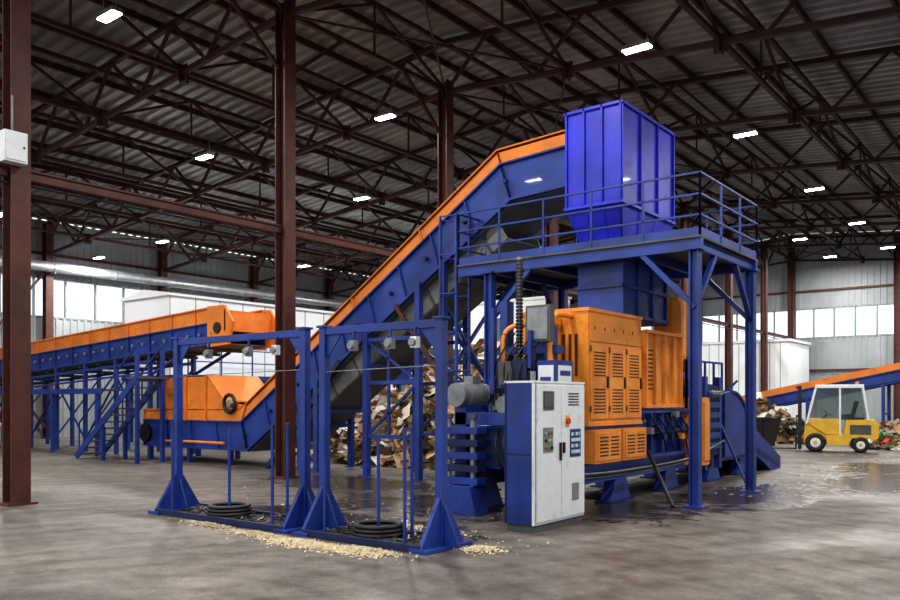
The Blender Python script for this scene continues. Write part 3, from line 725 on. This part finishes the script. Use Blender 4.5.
# ------------------------------------------------------------ waste heaps
def heap(name,cx,cy,rx,ry,h,n,mats,size=(.15,.5),sheet=False):
    B=MB(name); G=28
    def hz(u,v):
        r=math.hypot(u,v); return max(0,h*(1-r**1.8))*(.85+.2*math.sin(u*6+1)*math.cos(v*5)+.12*math.sin(u*17+v*11)) if r<1 else 0
    vs=[];fs=[]
    for i in range(G+1):
        for j in range(G+1):
            u=-1+2*i/G; v=-1+2*j/G; z=hz(u,v); vs.append((u*rx+ (U(-.06,.06) if z>0 else 0),v*ry,z+(U(-.05,.08) if z>.1 else -0.0)))
    for i in range(G):
        for j in range(G):
            ids=(i*(G+1)+j,(i+1)*(G+1)+j,(i+1)*(G+1)+j+1,i*(G+1)+j+1)
            if max(vs[k][2] for k in ids)>.01: fs.append(ids)
    B.add(vs,fs,MOUND)
    for k in range(n):
        a=U(0,6.283); r=math.sqrt(R())*1.04; u,v=r*math.cos(a),r*math.sin(a); z=max(.03,hz(u,v)+U(-.02,.12))
        M=Matrix.Rotation(U(0,6.28),3,'Z')@Matrix.Rotation(U(-.8,.8),3,'X')@Matrix.Rotation(U(-.7,.7),3,'Y')
        c=Vector((u*rx,v*ry,z+.03))
        if sheet and R()<.8:   # folded / crumpled flat sheet: bent strip of quads
            w,l=U(*size),U(*size)*1.3; ns=3; P=[]; ang=U(-.3,.3); px=0;pz=0; seg=l/ns
            for q in range(ns+1):
                tw=U(-.03,.03); P+=[c+M@Vector((px-l/2,-w/2,pz+tw)),c+M@Vector((px-l/2,w/2,pz-tw))]
                ang+=U(-.7,.7); px+=seg*math.cos(ang); pz+=seg*math.sin(ang)
            for p in P: p.z=max(p.z,.006)
            B.add(P,[(2*q,2*q+1,2*q+3,2*q+2) for q in range(ns)],random.choice(mats)); continue
        sx,sy,sz=U(*size),U(*size)*.8,U(.01,.05) if R()<.75 else U(.1,.25)
        vv=[]
        for zz_ in (-1,1):
            for yy_ in (-1,1):
                for xx_ in (-1,1): 
                    p=c+M@Vector((xx_*sx/2,yy_*sy/2,zz_*sz/2)); p.z=max(p.z,.005); vv.append(p)
        B.add(vv,[(0,2,3,1),(4,5,7,6),(0,1,5,4),(2,6,7,3),(0,4,6,2),(1,3,7,5)],random.choice(mats))
    return B.done(loc=(cx,cy,0))
heap("cardboard_waste_heap",-15.0,20.2,5.9,3.8,2.9,4200,[CARD,CARD,CARD,CARD2,PAPER,PAPER,CARD,PAPER],(.15,.6),True)
heap("mixed_litter_heap",-4.4,34.0,2.4,1.7,1.2,1200,[PAPER,CARD,CARD,GREEN,CYAN,PAPER,PAPER,CARD2,CARD,RED],(.1,.32),True)
heap("dark_waste_heap",-11.3,36.0,3.0,1.4,1.7,600,[CARD2,GREYD,CARD2,BLACK,PAPER],(.15,.5))

B=MB("sawdust_scatter")
def patch(cx,cy,rx,ry,h,n):
    for k in range(n):
        a=U(0,6.283); r=abs(random.gauss(0,.5)); x=cx+rx*r*math.cos(a); y=cy+ry*r*math.sin(a); s=U(.008,.028); t=U(0,3.14)
        if y<8.2 and y>7.22 and x<-6: y=7.22-R()*.1
        z=.004+max(0,h*(1-r))*R(); c,sn=math.cos(t)*s,math.sin(t)*s
        B.add([(x-c,y-sn,z),(x+sn*.5,y-c*.5,z+.004),(x+c,y+sn,z+U(.002,.02)),(x-sn*.5,y+c*.5,z+.012)],[(0,1,2,3)],SAW)
for (cx,cy,rx,ry,n) in ((-8.6,6.95,.8,.16,1400),(-7.6,6.9,.9,.2,3000),(-6.7,6.98,.5,.2,1600),(-5.65,7.9,.3,.25,600),(-9.8,7.05,.9,.15,400),(-7.2,6.75,1.4,.3,400),(-7.4,8.6,2.0,.4,250)):
    patch(cx,cy,rx,ry,.05,n)
B.done()
B=MB("floor_litter")
for k in range(420):
    x,y=(U(-6.0,-4.2),U(15,24)) if k%3==0 else ((U(-14,-6),U(8.8,12.5)) if k%3==1 else (U(-11,-1),U(28,37))); s=U(.02,.06)*(1 if k%3<2 else 1.8); z=.004
    B.add([(x-s,y,z),(x,y-s*.6,z+.01),(x+s,y,z+U(0,.03)),(x,y+s*.6,z+.015)],[(0,1,2,3)],random.choice([PAPER,CYAN,PAPER,CARD,CARD2]))
B.done()

# ------------------------------------------------------------ forklift
B=MB("forklift")
def wheel(x,y,r,w):
    B.torus((x,y,r),(0,1,0),r*.72,r*.28,BLACK,n=26,k=10,sq=w/(r*.56)); B.cyl((x,y-w*.35,r),(x,y+w*.35,r),r*.5,WHITE,n=18); B.cyl((x,y-w*.45,r),(x,y+w*.45,r),r*.2,YEL,n=12)
for y in (-.5,.5): wheel(-.62,y,.33,.2); wheel(.78,y,.27,.18)
B.prism([(-.25,-.5,.25),(.4,-.5,.25),(.5,-.5,.5),(1.05,-.5,.5),(1.18,-.5,.42),(1.32,-.5,.5),(1.34,-.5,.95),(1.22,-.5,1.12),(.35,-.5,1.12),(.25,-.5,.62),(-.3,-.5,.58)],(0,1.0,0),YEL)
B.box(.45,1.1,-.51,-.5,.62,.95,GREYD); B.box(1.341,1.35,-.3,.3,.6,.9,GREYD)
B.prism([(-1.0,-.42,.3),(-.3,-.42,.3),(-.3,-.42,.62),(-.55,-.42,1.0),(-.95,-.42,1.0)],(0,.84,0),YEL)
B.box(.2,.9,-.38,.38,1.12,1.2,BLACK); B.prism([(.15,-.25,1.2),(.6,-.25,1.2),(.75,-.25,1.75),(.62,-.25,1.78),(.5,-.25,1.32),(.15,-.25,1.3)],(0,.5,0),BLACK)
B.beam((-.55,0,.95),(-.25,0,1.3),.05,BLACK); B.torus((-.22,0,1.33),(.7,0,1),.17,.016,BLACK,n=20,k=6)
for y in (-.46,.46):
    B.beam((-.9,y,.98),(-.6,y,2.24),.07,WHITE); B.beam((1.02,y,1.1),(.85,y,2.24),.07,WHITE); B.beam((-.62,y,2.25),(.88,y,2.25),.09,WHITE); B.beam((.15,y,.6),(.15,y,2.22),.06,WHITE)
    B.prism([(-.86,y-.01,1.0),(-.3,y-.01,.62),(.12,y-.01,.62),(.12,y-.01,1.15),(-.82,y-.01,1.15)],(0,.02,0),YEL if y<0 else WHITE)
    B.prism([(-.8,y-.005,1.17),(.11,y-.005,1.17),(.11,y-.005,2.2),(-.6,y-.005,2.2)],(0,.01,0),CABG)
    B.prism([(.19,y-.005,1.14),(.98,y-.005,1.14),(.82,y-.005,2.2),(.19,y-.005,2.2)],(0,.01,0),CABG)
for k in range(8): B.beam((-.55+k*.19,-.46,2.26),(-.55+k*.19,.46,2.26),.04,WHITE)
B.box(-.62,.88,-.48,.48,2.28,2.33,WHITE)
for y in (-.36,.36):
    B.box(-1.18,-1.06,y-.05,y+.05,.08,2.3,BLACK); B.beam((-1.1,y*.8,.1),(-1.1,y*.8,2.2),.05,GREYD)
    B.prism([(-2.2,y*.6-.06,.06),(-1.22,y*.6-.06,.06),(-1.22,y*.6-.06,.6),(-1.27,y*.6-.06,.6),(-1.27,y*.6-.06,.1),(-2.2,y*.6-.06,.08)],(0,.12,0),BLACK)
for z in (.3,.6,1.2,2.2): B.box(-1.24,-1.1,-.42,.42,z,z+.07,BLACK)
for k in range(6): B.beam((-1.22,-.4+k*.16,.6),(-1.22,-.4+k*.16,1.25),.025,BLACK)
B.cyl((-1.12,0,.2),(-1.12,0,1.8),.04,GREY,n=10)
B.cyl((.7,0,2.33),(.7,0,2.43),.06,ORG,n=12)
B.box(1.3,1.35,-.4,-.3,.8,.92,RED); B.box(1.3,1.35,.3,.4,.8,.92,RED)
B.done(0.01,loc=(-6.75,30.6,0),rotz=math.radians(14))
B=MB("waste_skip")
B.prism([(-.9,0,.12),(.7,0,.12),(.95,0,1.1),(-1.05,0,1.1)],(0,1.4,0),BLACK); B.box(-1.1,1.0,-.05,0,1.04,1.14,BLACK)
for x in (-.6,0,.6): B.box(x-.04,x+.04,-.06,0,.12,1.1,BLACK)
for x in (-.7,.6): B.box(x-.1,x+.1,0,1.4,0,.12,BLACK)
B.done(loc=(-10.2,31.8,0))

# ------------------------------------------------------------ worker
def skin_obj(name,verts,edges,radii,m,parent,sub=2):
    me=bpy.data.meshes.new(name); me.from_pydata(verts,edges,[]); ob=bpy.data.objects.new(name,me)
    bpy.context.scene.collection.objects.link(ob); me.materials.append(m)
    sk=ob.modifiers.new("skin","SKIN"); 
    for i,r in enumerate(radii):
        me.skin_vertices[0].data[i].radius=(r if isinstance(r,tuple) else (r,r))
    me.skin_vertices[0].data[0].use_root=True
    s=ob.modifiers.new("sub","SUBSURF"); s.levels=sub; s.render_levels=sub
    ob.parent=parent; return ob
worker=bpy.data.objects.new("worker",None); bpy.context.scene.collection.objects.link(worker)
skin_obj("jacket",[(0,0,.95),(0,0,1.15),(0,0,1.38),(0,0,1.46),(.19,0,1.42),(.27,.03,1.16),(.25,-.16,.98),(-.19,0,1.42),(-.26,.02,1.15),(-.22,-.2,1.02)],
  [(0,1),(1,2),(2,3),(2,4),(4,5),(5,6),(2,7),(7,8),(8,9)],[(.17,.12),(.16,.11),(.18,.12),(.08,.07),.075,.055,.042,.075,.055,.042],CLOTH,worker)
skin_obj("trousers",[(0,0,.97),(.1,0,.86),(.12,-.02,.5),(.13,.02,.1),(-.1,0,.86),(-.13,-.08,.5),(-.12,.0,.1)],
  [(0,1),(1,2),(2,3),(0,4),(4,5),(5,6)],[(.16,.12),.1,.075,.06,.1,.075,.06],TROU,worker)
skin_obj("neck_and_head",[(0,0,1.44),(0,-.01,1.54),(0,-.02,1.60),(0,-.015,1.70)],[(0,1),(1,2),(2,3)],[.055,.058,(.072,.085),(.078,.09)],SKIN,worker)
for sx in (-1,1):
    wx,wy,wz=(.25,-.16,.98) if sx>0 else (-.22,-.2,1.02)
    vs=[(wx,wy,wz),(wx,wy-.04,wz-.05)]; es=[(0,1)]; rd=[.028,.035]
    for f in range(4):
        b=len(vs); o=(f-1.5)*.02; vs+=[(wx+o,wy-.075,wz-.08),(wx+o,wy-.09,wz-.115),(wx+o,wy-.08,wz-.14+abs(f-1.5)*.008)]; es+=[(1,b),(b,b+1),(b+1,b+2)]; rd+=[.01,.009,.008]
    b=len(vs); vs+=[(wx-sx*.04,wy-.06,wz-.05),(wx-sx*.05,wy-.085,wz-.08)]; es+=[(1,b),(b,b+1)]; rd+=[.011,.009]
    skin_obj("hand",vs,es,rd,SKIN,worker,1)
B=MB("shoes_face_hair")
for x,y in ((.13,.02),(-.12,0)): B.prism([(x-.05,y+.09,0),(x-.05,y-.19,0),(x-.05,y-.19,.05),(x-.05,y-.05,.11),(x-.05,y+.09,.11)],(.1,0,0),BLACK)
for sx in (-1,1): B.cyl((sx*.032,-.098,1.655),(sx*.032,-.108,1.655),.011,WHITE,n=10); B.cyl((sx*.032,-.107,1.655),(sx*.032,-.111,1.655),.005,BLACK,n=8); B.cyl((sx*.078,-.01,1.63),(sx*.09,-.005,1.67),.018,SKIN,n=8)
B.prism([(-.014,-.1,1.61),(.014,-.1,1.61),(0,-.13,1.615),(0,-.1,1.66)],(0,0,.004),SKIN); B.box(-.025,.025,-.108,-.1,1.578,1.586,RED)
for i in range(4):
    z=1.69+i*.028; rr=[.095,.092,.075,.045][i]; B.cyl((0,0,z),(0,.004,z+.028),rr,HAIR,n=18,r2=[.092,.075,.045,.01][i])
B.cyl((0,.03,1.6),(0,.02,1.70),.075,HAIR,n=16,r2=.085)
o=B.done(0.003); o.parent=worker
worker.location=(-29.4,12.9,0); worker.rotation_euler=(0,0,math.radians(60))

# ------------------------------------------------------------ world, camera
w=bpy.data.worlds.new("overcast_sky"); bpy.context.scene.world=w; w.use_nodes=True
bg=w.node_tree.nodes["Background"]; bg.inputs[0].default_value=(0.93,0.96,1.0,1); bg.inputs[1].default_value=1.7
cd=bpy.data.cameras.new("camera"); cam=bpy.data.objects.new("camera",cd); bpy.context.scene.collection.objects.link(cam)
cam.location=(0,0,1.8); cam.rotation_euler=(math.radians(90),0,math.radians(37.78)); cd.lens=32.5; cd.sensor_width=36; cd.shift_y=0.111; cd.clip_end=300
bpy.context.scene.camera=cam
sc=bpy.context.scene; sc.view_settings.view_transform='Standard'
try: sc.view_settings.look='Medium High Contrast'
except Exception as e: print(e)
sc.view_settings.exposure=0.0
